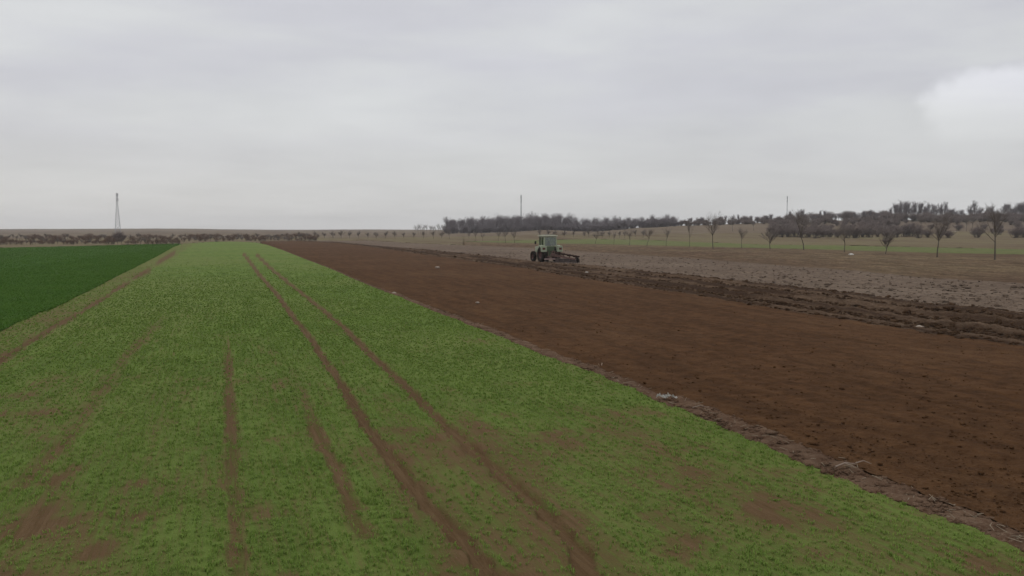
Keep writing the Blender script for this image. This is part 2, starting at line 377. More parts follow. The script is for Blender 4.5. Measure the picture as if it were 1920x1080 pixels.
def zone(name, i, n, kind, m, label, cat='field', spacing='inv', attrs=False):
    d0, d1 = D[i], D[i + 1]
    t = np.linspace(0, 1, n + 1)[:, None]
    Y = 1 / (1 / d0 * (1 - t) + 1 / d1 * t) if spacing == 'inv' else np.exp(np.log(d0) * (1 - t) + np.log(d1) * t)
    X = Y * ACOL[None, :]
    edge = np.minimum(1, 6 * np.minimum(t, 1 - t)) if kind in ('dark', 'rough', 'band', 'margin') else 1.0
    Z = Hay(np.broadcast_to(ACOL[None, :], Y.shape), Y)
    Z = Z + relief(kind, X, Y, t) * edge
    att = None
    if attrs:
        if kind == 'wheat':
            att, tr = bareness(X, Y); Z = Z - tr * .075 + .03 * np.exp(-((tr - .45) / .2) ** 2)
        else:
            u, v = uv(X, Y); att = sstep(.5, .8, fbm(v * .35, u * .03, 31, 3)) * .35 + .3 * np.exp(-((seg_dist(X, Y, gpts([(-300, 640), (60, 560), (120, 535), (210, 500), (235, 490)])) / 1.3) ** 2)) * (kind == 'dark')
            att = np.broadcast_to(att, X.shape)
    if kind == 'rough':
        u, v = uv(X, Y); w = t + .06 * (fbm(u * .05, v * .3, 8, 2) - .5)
        att = sstep(.40, 1.05, np.sin(w * 2 * math.pi * 3.6 - .8 + 3 * fbm(u * .02, u * 0, 35, 2)) * .8 + 2.6 * (fbm(w * 9, u * .10, 33, 4) - .45)) * .9  # mask of the painted furrow shade, following the ridges
    nc = len(COLS); V = np.stack([X, Y, Z], -1).reshape(-1, 3)
    r, c = np.meshgrid(np.arange(n), np.arange(nc - 1), indexing='ij')
    keep = (np.maximum((d1 - d0)[:-1], (d1 - d0)[1:]) > .01)[c.ravel()]
    a = (r * nc + c).ravel()[keep]
    F = np.stack([a, a + 1, a + nc + 1, a + nc], 1)
    used, inv = np.unique(F, return_inverse=True)
    me = np_mesh(name, V[used], inv.reshape(-1, 4), smooth=True)
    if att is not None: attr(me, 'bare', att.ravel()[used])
    o = link(name, me, None, m); tag(o, label, cat, kind='structure'); return o
print('zones')
zone('wheat_field', 0, 420, 'wheat', M_wheat, 'bright green strip of young wheat with bare wheel tracks', attrs=True)
zone('dark_green_field', 1, 160, 'dark', M_dark, 'dark green dense crop left of the young wheat', attrs=True)
zone('field_margin', 2, 40, 'margin', M_margin, 'crumbly pale strip of soil and stalks between wheat and harrowed soil', 'margin')
zone('harrowed_field', 3, 360, 'plough', M_plough, 'reddish brown finely harrowed soil right of the wheat')
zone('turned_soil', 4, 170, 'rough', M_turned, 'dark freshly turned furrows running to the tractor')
zone('stubble_field', 5, 170, 'pale', M_pale, 'pale dry unploughed strip behind the tractor')
zone('tilled_band', 6, 110, 'band', M_band, 'brown weedy band under the orchard trees')
zone('green_strip', 7, 40, 'green', M_greenband, 'yellow green grass strip behind the orchard trees', attrs=True)
zone('meadow', 8, 60, 'meadow', M_meadow, 'dull brown meadow at the foot of the hill', 'meadow')
zone('hills', 9, 150, 'hill', M_hill, 'low pale brown hills along the horizon', 'hill', 'log')
gm = np_mesh('ground', [(-3050, -390, -.6), (3050, -390, -.6), (3050, 3050, -.6), (-3050, 3050, -.6)], [(0, 1, 2, 3)])
gm2 = link('ground', gm, None, M_ground); tag(gm2, 'flat ground under and around the fields', 'ground', kind='structure')

# ------------------------------------------------------------------ young wheat seedlings and dark crop (leaf blades)
rng = np.random.default_rng(7)
def blades(name, X, Y, hs, per, m, label, lean=.5, wid=.006, zoff=0, cat='crop'):
    n = len(X); Z = H(X, Y) + zoff
    k = n * per
    bx = np.repeat(X, per) + rng.normal(0, .016, k); by = np.repeat(Y, per) + rng.normal(0, .016, k); bz = np.repeat(Z, per)
    h = np.repeat(hs, per) * rng.uniform(.6, 1.15, k); az = rng.uniform(0, 2 * math.pi, k); ln = lean * rng.uniform(.3, 1.5, k)
    dxx, dyy = np.cos(az), np.sin(az); w = wid * rng.uniform(.7, 1.4, k) * np.repeat(np.clip(np.hypot(X, Y) / 16, .9, 3.2), per)
    sx, sy = -dyy * w, dxx * w
    P = np.empty((k, 5, 3))
    P[:, 0] = np.stack([bx - sx, by - sy, bz - .01], 1); P[:, 1] = np.stack([bx + sx, by + sy, bz - .01], 1)
    mx, my, mz = bx + dxx * h * ln * .35, by + dyy * h * ln * .35, bz + h * .62
    P[:, 2] = np.stack([mx + sx, my + sy, mz], 1); P[:, 3] = np.stack([mx - sx, my - sy, mz], 1)
    P[:, 4] = np.stack([bx + dxx * h * ln, by + dyy * h * ln, bz + h * (1 - .25 * ln)], 1)
    b = (np.arange(k) * 5)[:, None]
    F = np.concatenate([b + [0, 1, 2], b + [0, 2, 3], b + [3, 2, 4]])
    me = np_mesh(name, P.reshape(-1, 3), F, smooth=True)
    rv = np.repeat(rng.uniform(0, 1, k), 5); attr(me, 'rnd', rv)
    o = link(name, me, None, m); tag(o, label, cat, kind='stuff'); return o
def blade_mat(name, c1, c2, c3):
    m, t, b = new_mat(name); r = ATTR(t, 'rnd'); g = NOISE(t, geo(t), .25, 3)
    c = MIX(t, r, c1, c2); c = MIX(t, M(t, 'GREATER_THAN', r, .95), c, c3); c = MIX(t, M(t, 'MULTIPLY', RAMP(t, g, .40, .62), .65), c, c2)
    t.links.new(c, b.inputs['Base Color']); b.inputs['Roughness'].default_value = .55
    tr = N(t, 'ShaderNodeBsdfTranslucent'); t.links.new(c, tr.inputs[0]); mx = N(t, 'ShaderNodeMixShader'); mx.inputs[0].default_value = .25
    t.links.new(b.outputs[0], mx.inputs[1]); t.links.new(tr.outputs[0], mx.inputs[2]); t.links.new(mx.outputs[0], t.nodes['Material Output'].inputs[0]); return m
M_blade = blade_mat('wheat_leaf', (.112, .182, .032), (.180, .256, .054), (.22, .19, .07))
def in_zone(X, Y, i):
    a = X / Y; j = np.interp(a, ACOL, np.arange(len(COLS))); lo = np.interp(a, ACOL, D[i]); hi = np.interp(a, ACOL, D[i + 1])
    return (Y > lo + .05) & (Y < hi - .05) & (np.abs(a) < .66)
def scatter(umin, umax, vmin, vmax, n):
    u = rng.uniform(umin, umax, n); v = rng.uniform(vmin, vmax, n); return u, v
def unuv(u, v): return u * math.sin(PHI) + v * math.cos(PHI), u * math.cos(PHI) - v * math.sin(PHI)
xs, ys, hh = [], [], []
for (u0, u1, dens) in ((3, 14, 300), (14, 24, 230), (24, 42, 110), (42, 75, 36), (75, 130, 9)):
    v0, v1 = (-26, 16) if u0 < 70 else (-9, 12); n = int((u1 - u0) * (v1 - v0) * dens)
    u, v = scatter(u0, u1, v0, v1, n)
    if u0 < 40: v = np.round(v / .14) * .14 + rng.normal(0, .036, n) + .05 * np.sin(u * .35)
    x, y = unuv(u, v); ok = (y > 5.5) & (np.abs(x / y) < .66); x, y, u = x[ok], y[ok], u[ok]
    want = 330 * np.exp(-np.maximum(u - 9, 0) / 17.0); ok = rng.uniform(0, 1, len(x)) < want / dens; x, y = x[ok], y[ok]
    ok = in_zone(x, y, 0); x, y = x[ok], y[ok]
    b, tr = bareness(x, y); ok = rng.uniform(0, 1, len(x)) > np.clip(b * 1.2, 0, .97); x, y, b = x[ok], y[ok], b[ok]
    xs.append(x); ys.append(y); hh.append(.048 * (1 - .4 * b))
xs, ys, hh = map(np.concatenate, (xs, ys, hh)); print('tufts', len(xs))
blades('wheat_seedlings', xs, ys, hh, 5, M_blade, 'short green wheat seedlings in drilled rows on the near strip', .9, .0042)

M_dblade = blade_mat('dark_crop_leaf', (.052, .132, .015), (.086, .172, .024), (.12, .16, .04))
n = 260000; px = rng.uniform(-160, 335, n); a = (px - 960) / FPX * cp; lo = np.interp(a, ACOL, D[1]); hi = np.interp(a, ACOL, D[2]) - .3; t_ = rng.uniform(0, 1, n) ** 1.0
y = 1 / (1 / lo * (1 - t_) + 1 / hi * t_); ok = (hi > lo + .2); x, y = (a * y)[ok], y[ok]
blades('dark_crop_leaves', x, y, np.full(len(x), .09) * rng.uniform(.5, 1.2, len(x)), 4, M_dblade, 'dense dark green leaves of the taller crop at the left', .9, .005, .0)

# ------------------------------------------------------------------ clods, crumbs and stalks
phi_ = (1 + 5 ** .5) / 2
ICO = np.array([(-1, phi_, 0), (1, phi_, 0), (-1, -phi_, 0), (1, -phi_, 0), (0, -1, phi_), (0, 1, phi_), (0, -1, -phi_), (0, 1, -phi_), (phi_, 0, -1), (phi_, 0, 1), (-phi_, 0, -1), (-phi_, 0, 1)]) / math.hypot(1, phi_)
ICF = np.array([(0, 11, 5), (0, 5, 1), (0, 1, 7), (0, 7, 10), (0, 10, 11), (1, 5, 9), (5, 11, 4), (11, 10, 2), (10, 7, 6), (7, 1, 8), (3, 9, 4), (3, 4, 2), (3, 2, 6), (3, 6, 8), (3, 8, 9), (4, 9, 5), (2, 4, 11), (6, 2, 10), (8, 6, 7), (9, 8, 1)])
def clods(name, X, Y, R_, m, label, cat='soil'):
    n = len(X); Z = H(X, Y)
    j = rng.uniform(.55, 1.25, (n, 12, 1)); sc = rng.uniform(.7, 1.4, (n, 1, 3)) * np.array([1, 1, .5])
    V = ICO[None] * j * sc * R_[:, None, None]; az = rng.uniform(0, 6.28, n); c, s = np.cos(az)[:, None], np.sin(az)[:, None]
    V = np.stack([V[..., 0] * c - V[..., 1] * s, V[..., 0] * s + V[..., 1] * c, V[..., 2]], -1) + np.stack([X, Y, Z + R_ * .25], -1)[:, None]
    F = (ICF[None] + (np.arange(n) * 12)[:, None, None]).reshape(-1, 3)
    o = link(name, np_mesh(name, V.reshape(-1, 3), F), None, m); tag(o, label, cat, kind='stuff'); return o
def zone_points(i, n, dmax, pxlo=480, pxhi=2100, power=1.0):
    px = rng.uniform(pxlo, pxhi, n * 3); a = (px - 960) / FPX * cp; lo = np.interp(a, ACOL, D[i]); hi = np.interp(a, ACOL, D[i + 1])
    t = rng.uniform(0, 1, n * 3); Y = 1 / (1 / lo * (1 - t) + 1 / hi * t); ok = (hi - lo > .05) & (Y < dmax)
    return (a * Y)[ok][:n], Y[ok][:n]
x, y = zone_points(4, 9000, 160); clods('turned_clods', x, y, rng.gamma(1.7, .022, len(x)) + .015 + .0004 * y, M_rough, 'dark lumpy clods thrown up along the fresh furrows')
x, y = zone_points(3, 4200, 45); clods('harrowed_crumbs', x, y, rng.gamma(1.6, .006, len(x)) + .005, M_plough, 'small reddish crumbs over the harrowed soil')
x, y = zone_points(5, 1800, 150); clods('stubble_clods', x, y, rng.gamma(2.2, .022, len(x)) + .03, M_pale, 'weathered pale clods on the unploughed strip')
x, y = zone_points(2, 5000, 90); clods('margin_crumbs', x, y, rng.gamma(1.6, .008, len(x)) + .007, M_margin, 'pale crumbs along the edge of the wheat')
M_straw = plain('dry_straw', (.24, .19, .13), .8, var=.3)
def stalks(name, X, Y, L, r, m, label):
    n = len(X); Z = H(X, Y) + .02; az = rng.uniform(0, 6.28, n); el = rng.normal(.1, .25, n)
    d = np.stack([np.cos(az) * np.cos(el), np.sin(az) * np.cos(el), np.sin(el)], 1) * L[:, None] / 2; c = np.stack([X, Y, Z + .03], 1)
    v, f = tubes(c - d, c + d, np.full(n, r), np.full(n, r * .7), 4); o = link(name, np_mesh(name, v, f), None, m); tag(o, label, 'stalks', kind='stuff')
def tubes(P0, P1, R0, R1, n):
    P0 = np.asarray(P0, float); P1 = np.asarray(P1, float); d = P1 - P0; d /= np.linalg.norm(d, axis=1, keepdims=True) + 1e-9
    ref = np.where(np.abs(d[:, 2:3]) > .9, np.array([[1., 0, 0]]), np.array([[0., 0, 1]]))
    a = np.cross(d, ref); a /= np.linalg.norm(a, axis=1, keepdims=True); b = np.cross(d, a)
    th = np.arange(n) * 2 * math.pi / n; cth, sth = np.cos(th)[None, :, None], np.sin(th)[None, :, None]
    ring = a[:, None] * cth + b[:, None] * sth
    V = np.concatenate([P0[:, None] + ring * np.asarray(R0)[:, None, None], P1[:, None] + ring * np.asarray(R1)[:, None, None]], 1)
    k = np.arange(n); F = np.stack([k, (k + 1) % n, (k + 1) % n + n, k + n], 1)
    return V.reshape(-1, 3), (F[None] + (np.arange(len(P0)) * 2 * n)[:, None, None]).reshape(-1, 4)
x, y = zone_points(2, 150, 60); stalks('dry_stalks', x, y, rng.uniform(.04, .18, len(x)), .005, M_straw, 'broken dry stalks scattered along the wheat margin')

# ------------------------------------------------------------------ bare winter trees
def grow(seed, height, trunk_frac, spread, levels, kids, base_r, up=.35, shrub=False):
    rd = random.Random(seed); T = []; C = []
    def branch(p, d, L, r, lev):
        n = 4 if lev == 0 else (3 if lev < 3 else 2); pts = [p.copy()]; q = p.copy(); dd = d.copy()
        for i in range(n):
            w = .10 if lev == 0 else .22
            dd = (dd + Vector((rd.gauss(0, w), rd.gauss(0, w), rd.gauss(0, w * .6) + up * .22 * (lev > 0)))).normalized()
            q2 = q + dd * (L / n); r0 = r * (1 - .5 * i / n); r1 = r * (1 - .5 * (i + 1) / n)
            (T if lev <= 1 else C).append((q[:], q2[:], r0, r1)); q = q2; pts.append(q.copy())
        if lev >= levels: return
        k = kids[lev]
        for j in range(k):
            f = (rd.uniform(.25, 1) if lev > 0 else rd.uniform(trunk_frac, 1)); fi = f * n; ii = min(int(fi), n - 1)
            bp = pts[ii].lerp(pts[ii + 1], fi - ii); a = (rd.uniform(0, 2 * math.pi) if lev else j * 2.4) + 0 * rd.uniform(0, 2 * math.pi); ax = Vector((math.cos(a), math.sin(a), 0))
            tilt = spread * rd.uniform(.6, 1.2); base = dd if lev > 0 else Vector((0, 0, 1))
            nd = (base * math.cos(tilt) + ax * math.sin(tilt)).normalized()
            branch(bp, nd, L * rd.uniform(.50, .78) * (1.05 - .3 * f), max(r * .5 * (1 - .3 * f), .008), lev + 1)
    if shrub:
        for i in range(shrub):
            a = rd.uniform(0, 6.28); s = rd.uniform(.1, .7); o = Vector((rd.gauss(0, .35), rd.gauss(0, .35), .12)); T.append(((0, 0, -.15), o[:], base_r * 2, base_r))
            branch(o, Vector((math.cos(a) * s, math.sin(a) * s, 1)).normalized(), height * rd.uniform(.5, .8), base_r, 1)
    else: branch(Vector((0, 0, -.05)), Vector((0, 0, 1)), height * .52, base_r, 0)
    zmax = max(c[1][2] for c in C + T); k = height / zmax
    sc = lambda L: [(tuple(v * k for v in a), tuple(v * k for v in b), r0, r1) for a, b, r0, r1 in L]
    return sc(T), sc(C)
def seg_mesh(name, S, n, mat, rs=1.0):
    v, f = tubes([s[0] for s in S], [s[1] for s in S], np.array([s[2] for s in S]) * rs, np.array([s[3] for s in S]) * rs, n)
    me = np_mesh(name, v, f, smooth=True); me.materials.append(mat); return me
M_bark = plain('bark', (.115, .095, .075), .9, var=.35, scale=3, bump=.02)
M_twig = plain('twigs', (.165, .138, .118), .9, var=.25, scale=1)
M_twig2 = plain('twigs_purple', (.195, .168, .172), .9, var=.3, scale=.25)
M_twig3 = plain('twigs_brown_grey', (.20, .158, .140), .9, var=.3, scale=.3)
M_redtwig = plain('twigs_red_brown', (.175, .118, .086), .9, var=.3, scale=1)
M_pale_twig = plain('twigs_pale', (.17, .145, .125), .9, var=.25, scale=1)
TREES = {}
def kind(name, seeds, height, tf, spread, levels, kids, base_r, twig, rs=1.0, up=.35, shrub=False):
    TREES[name] = []
    for s in seeds:
        T, C = grow(s, height, tf, spread, levels, kids, base_r, up, shrub)
        TREES[name].append((seg_mesh('trunk', T, 6, M_bark), seg_mesh('crown', C, 3, twig, rs), height, T, C))
kind('orchard', (1, 2, 3, 4, 5, 6), 7.0, .50, .75, 4, (9, 6, 6, 5), .10, M_twig, .62, .55)
kind('small', (11, 12, 13, 14), 2.8, .40, .62, 3, (12, 7, 6), .06, M_twig, 1.2, .45)
kind('bush', (15, 16, 17), 2.2, .1, .6, 3, (0, 7, 5), .03, M_redtwig, 1.5, .4, 12)
kind('wood', (21, 22, 23, 24, 25), 10.0, .16, .42, 4, (15, 7, 5, 4), .12, M_twig2, 1.35, .9)
kind('wisp', (31, 32), 6.0, .45, .4, 3, (8, 6, 6), .07, M_pale_twig, 1.0, .8)
kind('shrub', (41, 42, 43), 3.2, .1, .6, 3, (0, 10, 7), .035, M_twig3, 1.35, .45, 26)
FIRST = set()
def tree(name, knd, var, p, height, label, cat, group=None, rz=None, wide=1.0):
    tm, cm, h0, T, C = TREES[knd][var % len(TREES[knd])]
    r = empty(name, p, random.Random(p[0] * 7 + p[1]).uniform(0, 6.28) if rz is None else rz); k = height / h0; r.scale = (k * wide, k * wide, k)
    a = bpy.data.objects.new('trunk', tm); COL.objects.link(a); a.parent = r
    b = bpy.data.objects.new('crown', cm); COL.objects.link(b); b.parent = r
    tag(r, label, cat, group); return r
print('trees')
# the near row behind the pale strip: (px, base row, top row, width, label)
ROW = [
 (1865, 488, 377, 1.0, 'orchard', 'tall bare orchard tree, rightmost of the near row'),
 (1757, 482, 392, 1.0, 'orchard', 'tall bare orchard tree in the near row, second from the right'),
 (1660, 477, 432, 1.0, 'small', 'low twiggy tree in the near row, third from the right'),
 (1583, 474, 418, 1.1, 'orchard', 'squat bare tree just left of the white rock on the weedy band'),
 (1507, 469, 388, .9, 'orchard', 'slender tall bare tree just right of the right-hand mast'),
 (1444, 467, 427, 1.0, 'small', 'small pale tree with a short dark trunk left of the right-hand mast'),
 (1391, 465, 424, .9, 'orchard', 'small leaning bare tree right of the dense rounded tree'),
 (1337, 466, 394, .85, 'orchard', 'tall bare tree with a dense rounded crown, tallest right of the tractor'),
 (1293, 463, 404, .7, 'wisp', 'thin wispy tree next left of the dense rounded tree'),
 (1249, 461, 424, .9, 'wisp', 'faint thin tree in front of the right end of the wood'),
 (1213, 461, 426, 1.0, 'orchard', 'small bare tree with a dark straight trunk, third right of the tractor'),
 (1180, 460, 428, 1.0, 'orchard', 'small bare tree second right of the tractor'),
 (1151, 459, 432, 1.0, 'wisp', 'pale small tree with a stumpy trunk, on the green strip beside the tractor'),
 (1116, 457, 430, 1.0, 'orchard', 'small bare tree nearest right of the tractor')]
for i, (px, yb, ytop, w, kd, lab) in enumerate(ROW):
    p = at(px, yb); tree('bare_tree', kd, i, p, hgt(yb - ytop, p.y), lab, 'tree', 'near row of orchard trees', wide=w)
for i, (px, yb, ytop) in enumerate([(965, 455.5, 428), (948, 455.5, 430), (934, 452, 432), (905, 452, 436), (892, 451.5, 432), (879, 448, 434), (843, 448, 428)]):
    p = at(px, yb); tree('bare_tree', 'orchard', i + 2, p, hgt(yb - ytop, p.y), ('small bare tree, number %s leftward from the tractor' % ['one', 'two', 'three', 'four', 'five', 'six', 'seven'][i]), 'tree', 'trees left of the tractor')
rd = random.Random(5)
for px in [1012, 1026, 1041, 1059, 1077, 1094, 1106, 1127, 1141, 1160, 1172, 1192, 1205]:
    p = at_depth(px + rd.uniform(-2, 2), rd.uniform(292, 305)); tree('fruit_tree', 'small', rd.randrange(4), p, rd.uniform(2.3, 3.2), 'small round fruit tree on the meadow before the wood', 'tree', 'fruit trees behind the tractor')
px = 560
while px < 838:
    p = at_depth(px, 300 + (838 - px) * .05); tree('fruit_tree', 'small', rd.randrange(4), p, rd.uniform(2.2, 3.0), 'small round bare fruit tree in the far line left of the wood', 'tree', 'far line of fruit trees', wide=rd.uniform(.9, 1.3))
    px += rd.uniform(14, 19)
px = -60
while px < 600:
    base = 205 if px < 340 else 262
    p = at_depth(px, base + rd.uniform(-4, 6)); tree('orchard_bush', rd.choice(('small', 'bush', 'bush')), rd.randrange(4), p, rd.uniform(1.1, 1.9), 'low brown bush in the front line along the crop edge', 'bush', 'low bushes along the crop edge', wide=rd.uniform(1.0, 1.7))
    px += rd.uniform(5, 11)
px = -60
while px < 600:
    p = at_depth(px, rd.uniform(235 if px < 330 else 275, 330)); tree('orchard_bush', rd.choice(('small', 'bush', 'bush')), rd.randrange(4), p, rd.uniform(1.6, 2.5), 'low brown bush in the back line before the far fields', 'bush', 'low bushes before the far fields', wide=rd.uniform(1.2, 2.0))
    px += rd.uniform(5, 9)
for px, yb, hh_ in ((222, 452, 3.6), (216, 452, 2.4), (230, 452, 2.2)):
    tree('orchard_bush', 'shrub', int(px), at(px, yb), hh_, {222: 'tallest dark shrub at the foot of the left lattice mast', 216: 'low dark shrub left of the foot of the lattice mast', 230: 'low dark shrub right of the foot of the lattice mast'}[px], 'bush')
# wispy saplings left of the wood
for i in range(16):
    px = 778 + i * 3.9 + rd.uniform(-1.5, 1.5); tree('sapling', 'wisp', i, at_depth(px, rd.uniform(400, 430)), rd.uniform(4, 5.8), 'thin sapling in the sparse tuft at the left end of the wood', 'tree', 'saplings left of the wood', wide=.8)
# the far wood: one mass of bare crowns
def wood():
    top = line((836, 411), (860, 408), (900, 404), (960, 401), (1000, 398.5), (1040, 400), (1070, 404), (1100, 408), (1130, 408), (1160, 406), (1200, 405), (1240, 404), (1262, 402), (1274, 412), (1290, 416))
    Vs, Fs, off = [], [], 0; r_ = random.Random(9)
    for k in range(280):
        px = 838 + ((k * .618034) % 1) * 434; Y = r_.uniform(455, 520); p = at_depth(px, Y)
        px = 841 + (k % 4) * 3 if k < 8 else px; p = at_depth(px, Y); zt = CAM_H + float(slope_of(float(top(px)) + (0 if k < 8 else r_.gauss(2.0, 3.2)))) * Y; h = max(4, zt - p.z)
        if k % 6 == 0: h *= .6
        _, _, h0, T, C = TREES['wood'][k % 5]; S = T + [c for c in C if r_.random() < .42]
        v, f = tubes([s[0] for s in S], [s[1] for s in S], np.array([s[2] for s in S]) * 1.35, np.array([s[3] for s in S]) * 1.35, 3)
        a = r_.uniform(0, 6.28); q = h / h0; w = q * r_.uniform(.9, 1.35)
        v = np.stack([(v[:, 0] * math.cos(a) - v[:, 1] * math.sin(a)) * w, (v[:, 0] * math.sin(a) + v[:, 1] * math.cos(a)) * w, v[:, 2] * q], 1) + np.array(p[:])
        Vs.append(v); Fs.append(f + off); off += len(v)
    for k in range(230):
        px = r_.uniform(838, 1275) if k < 170 else r_.uniform(985, 1090); Y = r_.uniform(447, 520); p = at_depth(px, Y); _, _, h0, T, C = TREES['shrub'][k % 3]; S = T + [c for c in C if r_.random() < .6]
        v, f = tubes([s[0] for s in S], [s[1] for s in S], np.array([s[2] for s in S]) * 3, np.array([s[3] for s in S]) * 3, 3); q = r_.uniform(.8, 1.6)
        v = v * np.array([q * 1.5, q * 1.5, q]) + np.array(p[:]); Vs.append(v); Fs.append(f + off); off += len(v)
    o = link('distant_wood', np_mesh('distant_wood', np.concatenate(Vs), np.concatenate(Fs)), None, M_twig2)
    tag(o, 'long grey purple bare wood on the skyline behind the tractor', 'wood', kind='stuff')
wood()
# hill-top trees on the right: (px, top row, width)
HT = [(1283, 411, .8), (1296, 407, .7), (1312, 409, .8), (1360, 403, .9), (1374, 401, 1.0), (1385, 401, .9), (1400, 406, .8), (1415, 409, .9), (1430, 408, 1), (1446, 405, .8), (1460, 404, 1), (1481, 393, .7), (1495, 392, .9),
 (1503, 390, .9), (1524, 399, 1), (1536, 393, .8), (1545, 392, .9), (1560, 400, .9), (1572, 399, .8), (1590, 395, .8), (1602, 396, 1), (1618, 393, .8), (1634, 392, .7), (1645, 398, 1), (1658, 396, 1),
 (1668, 388, 1), (1677, 378, 1.1), (1686, 373, 1.1), (1695, 374, 1.1), (1706, 378, 1), (1716, 376, 1), (1726, 375, 1.1), (1735, 376, 1), (1748, 380, .9), (1760, 376, .8), (1770, 377, .8), (1781, 390, 1.2), (1791, 388, 1.2), (1803, 391, 1.2),
 (1816, 380, .7), (1826, 374, .8), (1836, 392, 1), (1848, 386, .9), (1858, 384, .8), (1869, 392, 1), (1880, 382, 1.2), (1889, 378, 1.2), (1899, 380, 1.2), (1909, 377, 1.2), (1919, 376, 1.2), (1932, 378, 1.2), (1950, 380, 1.2), (1975, 378, 1.2)]
for i, (px, ytop, w) in enumerate(HT):
    Y = rd.uniform(440, 475); p = at_depth(px, Y); zt = CAM_H + float(slope_of(ytop)) * Y
    dense = px > 1664
    tree('hill_tree', 'wood', i, p, zt - p.z, ('dark dense tree in the tall clump on the right hilltop' if dense else 'thin bare tree in the ragged line along the hill crest'), 'tree', ('dense clump on the right hilltop' if dense else 'ragged line of trees along the hill crest'), wide=w)
    if True:
        p = at_depth(px + 5, Y + 14); tree('hill_tree', 'wood', i + 2, p, max(3, (zt - p.z) * (.72 if dense else .6)), ('dark dense tree in the tall clump on the right hilltop' if dense else 'thin bare tree in the ragged line along the hill crest'), 'tree', ('dense clump on the right hilltop' if dense else 'ragged line of trees along the hill crest'), wide=1.4)
for i in range(70):
    px = rd.uniform(1276, 1668); Y = rd.uniform(435, 500); p = at_depth(px, Y)
    tree('hill_tree', 'wood' if i % 3 == 0 else 'shrub', i, p, rd.uniform(2.5, 5.0) * (1 if px < 1440 else 1.25), 'thin bare tree in the ragged line along the hill crest', 'tree', 'ragged line of trees along the hill crest', wide=rd.uniform(1.1, 1.6))
SH = [(1455, 2.6), (1466, 3.6), (1478, 4), (1490, 4.2), (1503, 3.8), (1516, 4), (1530, 4.2), (1543, 3.4), (1556, 3.6), (1570, 3), (1590, 4), (1603, 4.8), (1616, 4.6), (1630, 4.0), (1646, 3.2), (1664, 3.4), (1680, 3.6), (1698, 5.2), (1708, 5.4), (1722, 4.2), (1740, 3), (1762, 3.2), (1778, 2.6), (1905, 4), (1918, 4.4), (1832, 3.8)]
for i in range(95):
    d_ = i < 40; px = rd.uniform(1662, 1960) if d_ else rd.uniform(1285, 1660); p = at_depth(px, rd.uniform(424, 446))
    tree('thicket_shrub', 'shrub', i, p, rd.uniform(3.4, 5.2) if d_ else rd.uniform(1.8, 3), 'low thicket shrub under the dense clump on the right hilltop' if d_ else 'low thicket shrub on the hill crest right of the wood', 'shrub', 'thicket under the hilltop clump' if d_ else 'thicket along the hill crest', wide=1.5)
for i in range(26):
    p = at_depth(rd.uniform(1705, 1940), rd.uniform(405, 432)); tree('thicket_shrub', 'shrub', i, p, rd.uniform(2.6, 4.2), 'low thicket shrub under the dense clump on the right hilltop', 'shrub', 'thicket under the hilltop clump', wide=1.6)
for i, (px, h) in enumerate(SH):
    p = at_depth(px, rd.uniform(268, 290)); tree('shrub', 'shrub', i, p, h, 'dark purple shrub in the hedge at the foot of the right hill', 'shrub', 'hedge at the foot of the right hill', wide=rd.uniform(1.1, 1.5))
for i in range(150):
    px = 1445 + 230 * rd.random() if i < 112 else rd.uniform(1660, 1915); p = at_depth(px, rd.uniform(300, 430)); tree('shrub', 'shrub', i, p, rd.uniform(2, 3.8), 'brown shrub scattered on the slope of the right hill', 'shrub', 'shrubs on the hill slope', wide=1.3)
for px, Y, h, lab in ((1374, 345, 6.5, 'bare tree standing alone halfway up the hill right of the dense rounded tree'), (1413, 350, 4.5, 'small leafless tree on the hill slope left of the right-hand mast'), (1725, 330, 6.5, 'dark bare tree halfway up the right hill, left of the paired trees'), (1812, 330, 6, 'left tree of a dark pair halfway up the right hill'), (1822, 335, 6.3, 'right tree of a dark pair halfway up the right hill')):
    tree('bare_tree', 'orchard', px, at_depth(px, Y), h, lab, 'tree')

